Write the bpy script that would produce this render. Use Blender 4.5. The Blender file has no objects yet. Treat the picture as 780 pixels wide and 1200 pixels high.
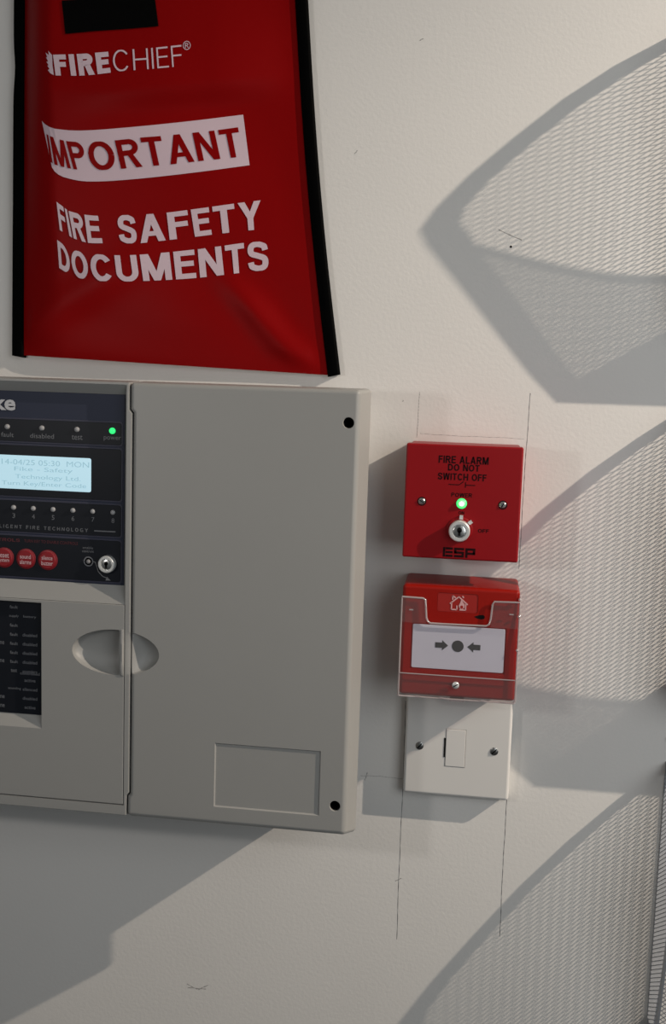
import bpy, bmesh, math, random
from mathutils import Vector, Matrix
random.seed(7)
scene = bpy.context.scene
COL = scene.collection

# ------------------------------------------------------------------ frame of reference
# measured in millimetres on the wall: X right, Y up (0 = top of the key switch box), Z out of the wall
H = 1600.0                                   # height of Y = 0 above the floor
def V(X, Y, Z): return Vector((X / 1000, -Z / 1000, (Y + H) / 1000))

# ------------------------------------------------------------------ camera
CAM = (50.199, 47.163, 855.887); YAW, PITCH, ROLL = 0.135, -0.125, 0.032; FPX = 1252.28
import numpy as np
def _rot(y, p, r):
    cy, sy, cp, sp, cr, sr = math.cos(y), math.sin(y), math.cos(p), math.sin(p), math.cos(r), math.sin(r)
    A = Matrix(((cy, 0, sy), (0, 1, 0), (-sy, 0, cy))); B = Matrix(((1, 0, 0), (0, cp, -sp), (0, sp, cp)))
    C = Matrix(((cr, -sr, 0), (sr, cr, 0), (0, 0, 1)))
    return A @ B @ C
ROT = _rot(YAW, PITCH, ROLL)
cam = bpy.data.cameras.new('camera'); cam_ob = bpy.data.objects.new('camera', cam); COL.objects.link(cam_ob)
cam.sensor_fit = 'AUTO'; cam.sensor_width = 36; cam.lens = FPX / 1200 * 36; cam.clip_start = 0.01
m = Matrix.Identity(4)
for i in range(3):
    c = ROT.col[i]; m[0][i], m[1][i], m[2][i] = c[0], -c[2], c[1]
m.translation = V(*CAM); cam_ob.matrix_world = m
scene.camera = cam_ob
def measure(px, py, Z):                      # photo measurement -> point (mm) at depth Z in front of the wall
    d = ROT @ Vector(((px - 390) / FPX, -(py - 600) / FPX, -1)); t = (Z - CAM[2]) / d[2]
    return (CAM[0] + d[0] * t, CAM[1] + d[1] * t)

# ------------------------------------------------------------------ world, lights, exposure
world = bpy.data.worlds.new('world'); scene.world = world; world.use_nodes = True
bg = world.node_tree.nodes['Background']; bg.inputs[0].default_value = (0.90, 0.96, 1.0, 1); bg.inputs[1].default_value = 0.068
def light(name, kind, loc, power, color, **kw):
    l = bpy.data.lights.new(name, kind); l.energy = power; l.color = color
    for k, v in kw.items(): setattr(l, k, v)
    o = bpy.data.objects.new(name, l); COL.objects.link(o); o.location = loc
    return o
LAMP = (1321, 770, 450)                      # small hard lamp high up along the wall to the right
spot = light('spotlight_light', 'SPOT', V(*LAMP), 97, (1.0, 0.86, 0.71), shadow_soft_size=0.008, spot_size=math.radians(52), spot_blend=1.0)
spot.rotation_euler = (V(350, 90, 0) - V(*LAMP)).to_track_quat('-Z', 'Y').to_euler()
light('lamp_light', 'POINT', V(-463, 60, 680), 2.3, (1.0, 0.96, 0.92), shadow_soft_size=0.025)
fill = light('fill_light', 'AREA', V(600, 120, 860), 3.0, (0.94, 0.98, 1.0), shape='RECTANGLE', size=0.6, size_y=0.7)  # soft fill added to brighten the right side, no window there
fill.rotation_euler = (V(100, -100, 0) - fill.location).to_track_quat('-Z', 'Y').to_euler()
vs = scene.view_settings; vs.view_transform = 'Standard'; vs.look = 'None'; vs.exposure = 0.1; vs.gamma = 1; vs.use_curve_mapping = False

# ------------------------------------------------------------------ materials
MATS = {}
def mat(name, color, rough=0.5, metal=0.0, noise=0.0, nscale=40, bump=0.0, bscale=300, emit=None, estr=0, spec=0.5, coat=0.0, bdetail=3):
    if name in MATS: return MATS[name]
    mt = bpy.data.materials.new(name); mt.use_nodes = True; nt = mt.node_tree; b = nt.nodes['Principled BSDF']
    b.inputs['Base Color'].default_value = (*color, 1); b.inputs['Roughness'].default_value = rough; b.inputs['Metallic'].default_value = metal
    b.inputs['Specular IOR Level'].default_value = spec
    if coat: b.inputs['Coat Weight'].default_value = coat; b.inputs['Coat Roughness'].default_value = 0.1
    tc = nt.nodes.new('ShaderNodeTexCoord')
    if noise:
        n = nt.nodes.new('ShaderNodeTexNoise'); n.inputs['Scale'].default_value = nscale; n.inputs['Detail'].default_value = 5
        r = nt.nodes.new('ShaderNodeMapRange'); r.inputs['To Min'].default_value = 1 - noise; r.inputs['To Max'].default_value = 1 + noise
        mx = nt.nodes.new('ShaderNodeMix'); mx.data_type = 'RGBA'; mx.blend_type = 'MULTIPLY'; mx.inputs['Factor'].default_value = 1
        mx.inputs[6].default_value = (*color, 1)
        nt.links.new(tc.outputs['Object'], n.inputs['Vector']); nt.links.new(n.outputs['Fac'], r.inputs['Value'])
        nt.links.new(r.outputs['Result'], mx.inputs[7]); nt.links.new(mx.outputs[2], b.inputs['Base Color'])
    if bump:
        n = nt.nodes.new('ShaderNodeTexNoise'); n.inputs['Scale'].default_value = bscale; n.inputs['Detail'].default_value = bdetail
        bp = nt.nodes.new('ShaderNodeBump'); bp.inputs['Strength'].default_value = bump; bp.inputs['Distance'].default_value = 0.001
        nt.links.new(tc.outputs['Object'], n.inputs['Vector']); nt.links.new(n.outputs['Fac'], bp.inputs['Height']); nt.links.new(bp.outputs[0], b.inputs['Normal'])
    if emit: b.inputs['Emission Color'].default_value = (*emit, 1); b.inputs['Emission Strength'].default_value = estr
    MATS[name] = mt; return mt
def clear_plastic(name, tint, haze, gloss=0.06):
    mt = bpy.data.materials.new(name); mt.use_nodes = True; nt = mt.node_tree; nt.nodes.clear()
    out = nt.nodes.new('ShaderNodeOutputMaterial'); tr = nt.nodes.new('ShaderNodeBsdfTransparent'); tr.inputs[0].default_value = (*tint, 1)
    df = nt.nodes.new('ShaderNodeBsdfDiffuse'); df.inputs[0].default_value = (0.85, 0.8, 0.8, 1)
    gl = nt.nodes.new('ShaderNodeBsdfGlossy'); gl.inputs['Roughness'].default_value = 0.12
    m1 = nt.nodes.new('ShaderNodeMixShader'); m1.inputs[0].default_value = haze; m2 = nt.nodes.new('ShaderNodeMixShader'); m2.inputs[0].default_value = gloss
    nt.links.new(tr.outputs[0], m1.inputs[1]); nt.links.new(df.outputs[0], m1.inputs[2]); nt.links.new(m1.outputs[0], m2.inputs[1]); nt.links.new(gl.outputs[0], m2.inputs[2])
    nt.links.new(m2.outputs[0], out.inputs[0]); return mt

M_WALL = mat('painted_wall', (0.78, 0.76, 0.73), 0.75, noise=0.03, nscale=9, bump=0.13, bscale=330, spec=0.2)
M_FLOOR = mat('floor_carpet', (0.20, 0.20, 0.21), 0.9, noise=0.15, nscale=200, bump=0.3, bscale=500)
M_CEIL = mat('ceiling_paint', (0.8, 0.8, 0.78), 0.8, noise=0.02)
M_PENCIL = mat('pencil', (0.10, 0.10, 0.11), 0.6, noise=0.5, nscale=900)
M_PENCIL_L = mat('pencil_faint', (0.34, 0.33, 0.32), 0.6, noise=0.3, nscale=900)
M_CASE = mat('grey_plastic', (0.315, 0.313, 0.302), 0.45, noise=0.015, nscale=25, bump=0.05, bscale=1500, spec=0.4)
M_NAVY = mat('navy_membrane', (0.028, 0.034, 0.060), 0.5, spec=0.2, noise=0.05, nscale=60)
M_BLACKP = mat('black_membrane', (0.009, 0.011, 0.016), 0.45, spec=0.2, noise=0.1, nscale=60)
M_BAND = mat('membrane_border', (0.050, 0.052, 0.078), 0.45, spec=0.2, noise=0.05, nscale=60)
M_DARK = mat('dark_gap', (0.007, 0.007, 0.007), 0.7, spec=0.1, noise=0.1)
M_GREYTXT = mat('grey_print', (0.20, 0.20, 0.21), 0.5, noise=0.05)
M_DIMTXT = mat('dim_print', (0.15, 0.155, 0.17), 0.5, noise=0.05)
M_LOGO = mat('silver_print', (0.50, 0.50, 0.52), 0.4, noise=0.03)
M_REDTXT = mat('red_print', (0.10, 0.012, 0.018), 0.5, noise=0.05)
M_LCD = mat('lcd_glow', (0.30, 0.42, 0.50), 0.3, noise=0.02, emit=(0.50, 0.76, 0.86), estr=0.62)
M_LCDTXT = mat('lcd_pixels', (0.16, 0.30, 0.36), 0.4, noise=0.02, emit=(0.44, 0.71, 0.81), estr=0.47)
M_LEDOFF = mat('led_off', (0.34, 0.34, 0.35), 0.25, noise=0.03)
M_LEDG = mat('led_green', (0.05, 0.5, 0.15), 0.25, noise=0.02, emit=(0.03, 0.85, 0.20), estr=1.0)
M_LEDG2 = mat('led_green_bright', (0.2, 0.9, 0.3), 0.2, noise=0.02, emit=(0.10, 1.0, 0.12), estr=1.3)
M_LEDCORE = mat('led_core', (0.6, 0.9, 0.6), 0.2, noise=0.02, emit=(0.75, 1.0, 0.75), estr=2.2)
M_REDBTN = mat('red_button', (0.26, 0.008, 0.014), 0.4, noise=0.04)
M_REDRIM = mat('red_button_rim', (0.20, 0.008, 0.014), 0.45, noise=0.04)
M_BTNTXT = mat('button_print', (0.62, 0.40, 0.42), 0.5, noise=0.03)
M_CHROME = mat('brushed_metal', (0.62, 0.62, 0.60), 0.28, metal=1.0, noise=0.05, nscale=300)
M_NICKEL = mat('pale_nickel', (0.78, 0.79, 0.78), 0.35, metal=0.5, noise=0.04, nscale=200)
M_SCREW = mat('screw_steel', (0.34, 0.34, 0.33), 0.35, metal=1.0, noise=0.1, nscale=300)
M_ESP = mat('red_switch_plastic', (0.27, 0.005, 0.008), 0.4, noise=0.03, nscale=30, spec=0.22)
M_ESPTXT = mat('dark_print', (0.016, 0.003, 0.004), 0.5, spec=0.1, noise=0.05)
M_CALL = mat('red_callpoint_plastic', (0.29, 0.006, 0.002), 0.42, noise=0.03, nscale=30, spec=0.25)
M_ICON = mat('icon_plate', (0.33, 0.018, 0.014), 0.45, spec=0.3, noise=0.03)
M_ICONL = mat('pink_print', (0.66, 0.36, 0.36), 0.5, noise=0.03)
M_LABEL = mat('white_element', (0.64, 0.67, 0.77), 0.35, noise=0.02)
M_ARROW = mat('charcoal_print', (0.055, 0.060, 0.064), 0.5, noise=0.05)
M_COVER = clear_plastic('clear_cover', (0.97, 0.95, 0.95), 0.012, 0.025)
M_COVERW = clear_plastic('clear_cover_thick', (0.97, 0.95, 0.95), 0.03, 0.03)
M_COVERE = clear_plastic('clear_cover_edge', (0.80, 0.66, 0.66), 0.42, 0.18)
M_WHITE = mat('white_plastic', (0.72, 0.705, 0.68), 0.35, noise=0.015, nscale=30)
M_BAGRED = mat('red_vinyl', (0.225, 0.0014, 0.0018), 0.42, noise=0.05, nscale=14, bump=0.08, bscale=60, spec=0.06)
M_BAGBLK = mat('black_binding', (0.0025, 0.0025, 0.0025), 0.8, noise=0.2, nscale=500, bump=0.1, bscale=900, spec=0.02)
M_BAGPRT = mat('white_print', (0.62, 0.48, 0.54), 0.5, noise=0.03)
M_RACK = mat('rack_steel', (0.33, 0.35, 0.38), 0.5, metal=0.2, noise=0.05)
M_BRASS = mat('eyelet_metal', (0.55, 0.55, 0.53), 0.3, metal=1.0, noise=0.03)

def sstep(a, b, x): t = max(0, min(1, (x-a)/(b-a))); return t*t*(3-2*t)

# ------------------------------------------------------------------ mesh builder (millimetres in, metres out)
class MB:
    def __init__(s): s.v = []; s.f = []
    def add(s, vs, fs):
        n = len(s.v); s.v += [tuple(p) for p in vs]; s.f += [tuple(i + n for i in f) for f in fs]; return s
    def box(s, x0, x1, y0, y1, z0, z1):
        return s.add([(x0,y0,z0),(x1,y0,z0),(x1,y1,z0),(x0,y1,z0),(x0,y0,z1),(x1,y0,z1),(x1,y1,z1),(x0,y1,z1)],
                     [(0,3,2,1),(4,5,6,7),(0,1,5,4),(1,2,6,5),(2,3,7,6),(3,0,4,7)])
    def prism(s, poly, z0, z1, shrink=None):
        n = len(poly); top = shrink if shrink else poly
        return s.add([(x,y,z0) for x,y in poly] + [(x,y,z1) for x,y in top],
                     [tuple(range(n-1,-1,-1)), tuple(range(n,2*n))] + [(i,(i+1)%n,n+(i+1)%n,n+i) for i in range(n)])
    def lathe(s, cx, cy, prof, seg=32):      # profile of (r, z), axis out of the wall
        vs = []; fs = []
        for r, z in prof:
            for k in range(seg):
                a = 2*math.pi*k/seg; vs.append((cx + r*math.cos(a), cy + r*math.sin(a), z))
        for j in range(len(prof)-1):
            for k in range(seg):
                k2 = (k+1) % seg; fs.append((j*seg+k, j*seg+k2, (j+1)*seg+k2, (j+1)*seg+k))
        fs.append(tuple(range(seg-1,-1,-1))); fs.append(tuple((len(prof)-1)*seg + k for k in range(seg)))
        return s.add(vs, fs)
    def bar(s, a, b, w, h, up):              # square bar from a to b
        a, b, up = Vector(a), Vector(b), Vector(up); d = (b-a).normalized(); sx = d.cross(up).normalized()*w/2; sy = up.normalized()*h/2
        vs = [a-sx-sy, a+sx-sy, a+sx+sy, a-sx+sy, b-sx-sy, b+sx-sy, b+sx+sy, b-sx+sy]
        return s.add(vs, [(0,3,2,1),(4,5,6,7),(0,1,5,4),(1,2,6,5),(2,3,7,6),(3,0,4,7)])
    def tube(s, pts, r, seg=8, closed=False):
        pts = [Vector(p) for p in pts]; n = len(pts); vs = []; fs = []
        prev = None
        for i, p in enumerate(pts):
            t = (pts[(i+1)%n] - pts[i-1]) if closed else (pts[min(i+1,n-1)] - pts[max(i-1,0)])
            t.normalize()
            u = prev if prev is not None else (Vector((0,0,1)) if abs(t.z) < .9 else Vector((1,0,0)))
            u = (u - t*u.dot(t)).normalized(); prev = u; w = t.cross(u)
            for k in range(seg):
                a = 2*math.pi*k/seg; vs.append(p + (u*math.cos(a) + w*math.sin(a))*r)
        m_ = n if closed else n-1
        for i in range(m_):
            for k in range(seg):
                k2 = (k+1) % seg; j = (i+1) % n; fs.append((i*seg+k, i*seg+k2, j*seg+k2, j*seg+k))
        if not closed: fs.append(tuple(range(seg-1,-1,-1))); fs.append(tuple((n-1)*seg+k for k in range(seg)))
        return s.add(vs, fs)
    def build(s, name, material, parent=None, bevel=0, bseg=2, smooth=35, cuts=(), bang=40, recalc=True):
        me = bpy.data.meshes.new(name); bm = bmesh.new()
        bv = [bm.verts.new(V(*p)) for p in s.v]
        for f in s.f:
            try: bm.faces.new([bv[i] for i in f])
            except ValueError: pass
        if recalc: bmesh.ops.recalc_face_normals(bm, faces=bm.faces)
        if bevel:
            bm.normal_update()
            es = [e for e in bm.edges if len(e.link_faces) == 2 and e.calc_face_angle(0) > math.radians(bang)]
            bmesh.ops.bevel(bm, geom=es, offset=bevel/1000, segments=bseg, affect='EDGES', profile=0.5)
        bm.to_mesh(me); bm.free()
        ob = bpy.data.objects.new(name, me); COL.objects.link(ob)
        for c in cuts: me = cut(ob, c)
        if cuts:
            bm = bmesh.new(); bm.from_mesh(me); bmesh.ops.dissolve_degenerate(bm, dist=1e-6, edges=bm.edges); bm.to_mesh(me); bm.free()
        if smooth:
            for p in me.polygons: p.use_smooth = True
            me.set_sharp_from_angle(angle=math.radians(smooth))
        me.materials.clear(); me.materials.append(material)
        if bevel or cuts:
            wn = ob.modifiers.new('face_weighted_normals', 'WEIGHTED_NORMAL'); wn.keep_sharp = True
        adopt(ob, parent)
        return ob
def adopt(ob, parent):
    if parent is not None:
        ob.parent = parent
        if parent.type == 'EMPTY': ob.matrix_parent_inverse = Matrix.Translation(-parent.location)
def cut(ob, mb):                             # carve one solid out of another
    c = MB.build(mb, 'cutter', M_DARK, smooth=0)
    md = ob.modifiers.new('carve', 'BOOLEAN'); md.operation = 'DIFFERENCE'; md.object = c; md.solver = 'EXACT'
    bpy.context.view_layer.update()
    me = bpy.data.meshes.new_from_object(ob.evaluated_get(bpy.context.evaluated_depsgraph_get()))
    ob.modifiers.clear(); old = ob.data; ob.data = me; me.name = ob.name; bpy.data.meshes.remove(old)
    cm = c.data; bpy.data.objects.remove(c); bpy.data.meshes.remove(cm)
    return me
def thing(name, label, cat, at, group=None):
    o = bpy.data.objects.new(name, None); COL.objects.link(o); o.location = V(*at); o.empty_display_size = 0.02
    o['label'] = label; o['category'] = cat
    if group: o['group'] = group
    return o
def struct(o): o['kind'] = 'structure'; return o
def rrect(x0, x1, y0, y1, r, n=5):
    pts = []
    for cx, cy, a0 in ((x1-r,y1-r,0),(x0+r,y1-r,90),(x0+r,y0+r,180),(x1-r,y0+r,270)):
        for k in range(n+1):
            a = math.radians(a0 + 90*k/n); pts.append((cx + r*math.cos(a), cy + r*math.sin(a)))
    return pts
def ell(cx, cy, rx, ry, n=32): return [(cx + rx*math.cos(2*math.pi*k/n), cy + ry*math.sin(2*math.pi*k/n)) for k in range(n)]

# lettering: text outline as flat print, fitted to a box or through a mapping
def glyphs(text, offset=0.0, spacing=1.0, res=3):
    cu = bpy.data.curves.new('lettering', 'FONT'); cu.body = text; cu.offset = offset; cu.resolution_u = res; cu.space_character = spacing; cu.fill_mode = 'FRONT'
    o = bpy.data.objects.new('lettering', cu); COL.objects.link(o); bpy.context.view_layer.update()
    me = bpy.data.meshes.new_from_object(o.evaluated_get(bpy.context.evaluated_depsgraph_get()))
    vs = [v.co[:2] for v in me.vertices]; fs = [tuple(p.vertices) for p in me.polygons]
    bpy.data.objects.remove(o); bpy.data.curves.remove(cu); bpy.data.meshes.remove(me)
    xs = [v[0] for v in vs]; ys = [v[1] for v in vs]
    x0, x1, y0, y1 = min(xs), max(xs), min(ys), max(ys)
    return [((x-x0)/(x1-x0), (y-y0)/(y1-y0)) for x, y in vs], fs
def print_text(name, text, box, Z, material, parent, offset=0.0, spacing=1.0, res=3):
    vs, fs = glyphs(text, offset, spacing, res); x0, x1, y0, y1 = box
    mb = MB(); mb.add([(x0 + a*(x1-x0), y0 + b*(y1-y0), Z) for a, b in vs], fs)
    return mb.build(name, material, parent, smooth=0, recalc=False)
def print_centered(name, text, cx, cy, h, Z, material, parent, offset=0.0, wscale=0.62):
    w = h*wscale*len(text); return print_text(name, text, (cx-w/2, cx+w/2, cy-h/2, cy+h/2), Z, material, parent, offset, res=2)

# plain grotesque capitals drawn as strokes (cap height 1)
def ribbon(pts, w):
    n = len(pts); out = []
    for i in range(n):
        a = Vector(pts[max(i-1,0)]); b = Vector(pts[i]); c = Vector(pts[min(i+1,n-1)])
        d1 = (b-a).normalized() if i else (c-b).normalized(); d2 = (c-b).normalized() if i < n-1 else d1
        nn = Vector((-d1.y-d2.y, d1.x+d2.x)).normalized(); k = w/2/max(.35, nn.dot(Vector((-d1.y, d1.x))))
        out.append((b+nn*k, b-nn*k))
    return [[tuple(out[i][0]), tuple(out[i][1]), tuple(out[i+1][1]), tuple(out[i+1][0])] for i in range(n-1)]
def arc(cx, cy, rx, ry, a0, a1, n=14): return [(cx+rx*math.cos(math.radians(a0+(a1-a0)*i/n)), cy+ry*math.sin(math.radians(a0+(a1-a0)*i/n))) for i in range(n+1)]
def rc(x0, x1, y0, y1): return [(x0,y0),(x1,y0),(x1,y1),(x0,y1)]
def cap_letter(ch, w):
    h = w/2; P = []; hw = w*.94
    if ch == ' ': return [], .3
    if ch == '-': return [rc(.05,.35,.38,.38+w)], .42
    if ch == 'I': return [rc(0,w,0,1)], w
    if ch in 'EF':
        W = .62 if ch == 'E' else .58; P = [rc(0,w,0,1), rc(w,W,1-hw,1), rc(w,W*.93,.5-hw/2+.03,.5+hw/2+.03)]
        if ch == 'E': P.append(rc(w,W,0,hw))
        return P, W
    if ch == 'L': return [rc(0,w,0,1), rc(w,.56,0,hw)], .56
    if ch == 'T': W = .64; return [rc(0,W,1-hw,1), rc(W/2-h,W/2+h,0,1-hw)], W
    if ch == 'H': W = .72; return [rc(0,w,0,1), rc(W-w,W,0,1), rc(w,W-w,.5-hw/2,.5+hw/2)], W
    if ch == 'N': W = .72; return [rc(0,w,0,1), rc(W-w,W,0,1), [(0,1),(w*1.15,1),(W,0),(W-w*1.15,0)]], W
    if ch == 'M': W = .86; m_ = W/2; return [rc(0,w,0,1), rc(W-w,W,0,1), [(0,1),(w*1.25,1),(m_+w*.5,0),(m_-w*.5,0)], [(W-w*1.25,1),(W,1),(m_+w*.5,0),(m_-w*.5,0)]], W
    if ch == 'W': W = 1.0; g = w*1.02; return [[(0,1),(g,1),(W*.25+g*.5,0),(W*.25-g*.5,0)],[(W*.5-g*.5,1),(W*.5+g*.5,1),(W*.25+g*.5,0),(W*.25-g*.5,0)],[(W*.5-g*.5,1),(W*.5+g*.5,1),(W*.75+g*.5,0),(W*.75-g*.5,0)],[(W-g,1),(W,1),(W*.75+g*.5,0),(W*.75-g*.5,0)]], W
    if ch == 'A': W = .76; g = w*1.06; return [[(0,0),(g,0),(W/2+g*.5,1),(W/2-g*.5,1)], [(W-g,0),(W,0),(W/2+g*.5,1),(W/2-g*.5,1)], rc(W*.22,W*.78,.22,.22+hw*.9)], W
    if ch == 'Y': W = .72; g = w*1.1; return [[(0,1),(g,1),(W/2+h,.42),(W/2-h,.42)], [(W-g,1),(W,1),(W/2+h,.42),(W/2-h,.42)], rc(W/2-h,W/2+h,0,.43)], W
    if ch == 'O': W = .80; return ribbon(arc(W/2,.5,W/2-h,.515-h,0,360,36), w), W
    if ch == 'C': W = .76; return ribbon(arc(W/2+.01,.5,W/2-h,.515-h,36,324,30), w), W
    if ch == 'G': W = .80; return ribbon(arc(W/2,.5,W/2-h,.515-h,40,350,30), w) + [rc(W*.52,W,.36,.36+hw*.9), rc(W-w,W,0.02,.45)], W
    if ch == 'U': W = .72; r_ = W/2-h; return ribbon([(h,1),(h,.36)] + arc(W/2,.36,r_,.375-h,180,360,18)[1:] + [(W-h,1)], w), W
    if ch == 'D': W = .74; return [rc(0,w,0,1)] + ribbon([(w*.6,1-h),(W*.42,1-h)] + arc(W*.42,.5,W*.58-h,.5-h,90,-90,20)[1:] + [(w*.6,h)], w), W
    if ch in 'PR':
        W = .68 if ch == 'P' else .72; yb = .42 if ch == 'P' else .44; rr = (1-yb)/2-h*.95
        P = [rc(0,w,0,1)] + ribbon([(w*.6,1-h),(W*.55,1-h)] + arc(W*.55,(1+yb)/2,W*.43-h,rr+.0,90,-90,16)[1:] + [(w*.6,yb+h*.9)], w)
        if ch == 'R': P.append([(W*.40,.50),(W*.40+w*1.05,.50),(W+.01,0),(W-w*1.12,0)])
        return P, W
    if ch == 'S':
        W = .66; c_ = [(W-h*.9,.70),(W-h*1.15,.80),(W*.78,.90-h*.5),(W*.5,1.015-h),(W*.24,.93-h*.55),(h,.745),(W*.2,.60),(W*.5,.515),(W*.8,.42),(W-h,.265),(W*.77,.075+h*.55),(W*.5,-.015+h),(W*.22,.10+h*.5),(h*1.1,.21),(h*.9,.31)]
        q = []
        for i in range(len(c_)-1):
            p0, p1, p2, p3 = c_[max(i-1,0)], c_[i], c_[i+1], c_[min(i+2,len(c_)-1)]
            for k in range(4):
                t = k/4; q.append(tuple(.5*((2*p1[j])+(-p0[j]+p2[j])*t+(2*p0[j]-5*p1[j]+4*p2[j]-p3[j])*t*t+(-p0[j]+3*p1[j]-3*p2[j]+p3[j])*t**3) for j in (0,1)))
        return ribbon(q + [c_[-1]], w), W
    raise KeyError(ch)
def caps(text, w=.2, gap=.1, wx=1.0):
    vs = []; fs = []; x = 0
    for ch in text:
        P, W = cap_letter(ch, w)
        for poly in P:
            n = len(vs); vs += [(x+a*wx, min(max(b, 0), 1)) for a, b in poly]; ar = sum(poly[i][0]*poly[(i+1)%len(poly)][1]-poly[(i+1)%len(poly)][0]*poly[i][1] for i in range(len(poly)))
            idx = tuple(range(n, n+len(poly))); fs.append(idx if ar > 0 else idx[::-1])
        x += W*wx + gap
    L = x - gap
    return [(a/L, b) for a, b in vs], fs
def print_caps(name, text, box, Z, material, parent, w=.17, gap=.12):
    vs, fs = caps(text, w, gap); x0, x1, y0, y1 = box
    return MB().add([(x0 + a*(x1-x0), y0 + b*(y1-y0), Z) for a, b in vs], fs).build(name, material, parent, smooth=0, recalc=False)

# ------------------------------------------------------------------ the setting
wall = struct(MB().box(-1600, 2000, -H, 900, -60, 0).build('wall_back', M_WALL, smooth=0))
struct(MB().box(-1600, 2000, -H-60, -H, -60, 2600).build('floor', M_FLOOR, smooth=0))
struct(MB().box(-1600, 2000, 900, 960, -60, 2600).build('ceiling', M_CEIL, smooth=0))
def pencil(p0, p1, w, wob, n=40, material=None):
    mb = MB(); d = Vector((p1[0]-p0[0], p1[1]-p0[1])); nn = Vector((-d.y, d.x)).normalized(); vs = []; fs = []
    ph = random.random()*9
    for i in range(n+1):
        t = i/n; o = wob*(math.sin(t*7+ph)+.5*math.sin(t*23+ph*2)); ww = w*(.75+.35*math.sin(i*2.3+ph))
        c = Vector(p0) + d*t + nn*o
        vs += [(c.x-nn.x*ww/2, c.y-nn.y*ww/2, .0), (c.x+nn.x*ww/2, c.y+nn.y*ww/2, .0), (c.x, c.y, .12)]
    for i in range(n):
        a = i*3; fs += [(a, a+3, a+5, a+2), (a+2, a+5, a+4, a+1)]
    mb.add(vs, fs); return mb.build('pencil_line', material or M_PENCIL, wall, smooth=0)
pencil((0.3, 38), (-0.4, 2), .55, .15, material=M_PENCIL_L); pencil((86.6, 40), (85.2, -100), .55, .2)
pencil((-0.5, -215), (0.2, -424), .6, .25); pencil((85.4, -285), (85.9, -412), .6, .2)
pencil((-36, -282), (1, -281.6), .45, .3, material=M_PENCIL_L); pencil((84, 4), (2, 5), .35, .2, material=M_PENCIL_L)
for a, b in (((-182,-485),(-173,-489)), ((-172,-489.5),(-163,-484)), ((-181,-488.5),(-165,-488)), ((-11,305),(-8,306.5)), ((-58,221),(-56,223.5)), ((-13,30),(-12.3,31)),
             ((-46,-300),(-46.6,-304)), ((-3,-372),(2,-369)), ((56,164.5),(74,157)), ((-32,-286),(-30,-279))):
    pencil(a, b, .9, .1, 6, M_PENCIL_L)
MB().lathe(66, 151.9, [(.95,.0),(.9,.12),(0.3,.15)], 10).build('nail_hole', M_DARK, wall)

# ------------------------------------------------------------------ fire alarm control panel
p = thing('fire_alarm_panel', 'large grey plastic fire alarm control panel with display, mounted under the red bag', 'control panel', (-233, -296, 0))
XL, XR, YT, YB, ZF, ZB = -424.0, -37.3, 39.0, -296.2, 88.0, 62.0
def flare(poly):                              # the cover widens towards the wall
    return [(x + (6.3 if x == XR else 0), y + (1.0 if y == YT else -8.0 if y == YB else 0)) for x, y in poly]
MB().box(XL+8, -43.0, -285.5, YT-5, 0, ZB+2).build('base_box', M_CASE, p, bevel=1.5)
def half_bowl(x_cut, side):                  # quarter ellipsoid cut off by a flat wall at x_cut
    cx, cy, rx, ry, rz = -218.5, -166.6, 34.5, 17.8, 12.0; mb = MB(); n = 28; m_ = 9; vs = []; fs = []
    xe = cx + side*rx
    for i in range(n+1):
        x = x_cut + (xe - x_cut)*math.sin(math.pi/2*i/n)
        k = math.sqrt(max(1 - ((x-cx)/rx)**2, 1e-5)); hy, hz = ry*k, rz*k**.8
        if side > 0: hz = max(.25, rz*.95*(k**.5)*sstep(-211.6, -192, x))
        ring = [(x, cy+hy, ZF+4), (x, cy-hy, ZF+4)]
        for j in range(m_+1):
            a = math.pi*j/m_; ring.append((x, cy - hy*math.cos(a), ZF - hz*math.sin(a)**.8 - (0.0)))
        vs += ring
    w = m_+3
    for i in range(n):
        for j in range(w):
            j2 = (j+1) % w; fs.append((i*w+j, i*w+j2, (i+1)*w+j2, (i+1)*w+j))
    fs.append(tuple(range(w))); fs.append(tuple(n*w + j for j in range(w-1,-1,-1)))
    return mb.add(vs, fs)
lid_poly = [(-208.4,YB),(XR,YB),(XR,YT),(-208.4,YT),(-208.4,19),(-206.2,16.5),(-206.2,-278),(-208.2,-280.5)]
hole = lambda x, y: MB().lathe(x, y, [(3.9,ZB+2),(3.9,ZF-.6),(4.7,ZF+1)], 28)
emb = MB().prism([(-138.4,-281.9),(-58.3,-281.9),(-58.3,-232.8),(-138.4,-232.8)], ZF-1.1, ZF+.4, [(-139.6,-283.1),(-57.1,-283.1),(-57.1,-231.6),(-139.6,-231.6)])
lid = MB().prism(flare(lid_poly), ZB, ZF, lid_poly).build('lid', M_CASE, p, bevel=3.2, bseg=4, smooth=40, bang=60,
        cuts=[hole(-44.9,15.1), hole(-45.5,-274), emb, half_bowl(-211.5, 1)])
for x, y in ((-44.9, 15.1), (-45.5, -274)):
    MB().lathe(x, y, [(3.88,ZB+1.9),(3.88,ZF-1.6),(3.6,ZF-1.6),(3.6,ZB+3),(.05,ZB+3)], 28).build('shade_liner', M_DARK, lid)  # black liner added to darken the screw hole like deep shade
# left frame with its window
fr = MB()
out = [(XL,YB),(-209.2,YB),(-209.0,-280),(-207.0,-277.6),(-207.0,16.2),(-209.2,18.8),(-209.2,YT),(XL,YT)]
frame = fr.prism(flare(out), ZB, ZF, out).build('frame', M_CASE, p, bevel=0.8, bseg=2, bang=60, cuts=[MB().box(XL+5, -211.0, -288.3, 37.2, ZB-2, ZF+2), half_bowl(-211.5, 1)])
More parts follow.
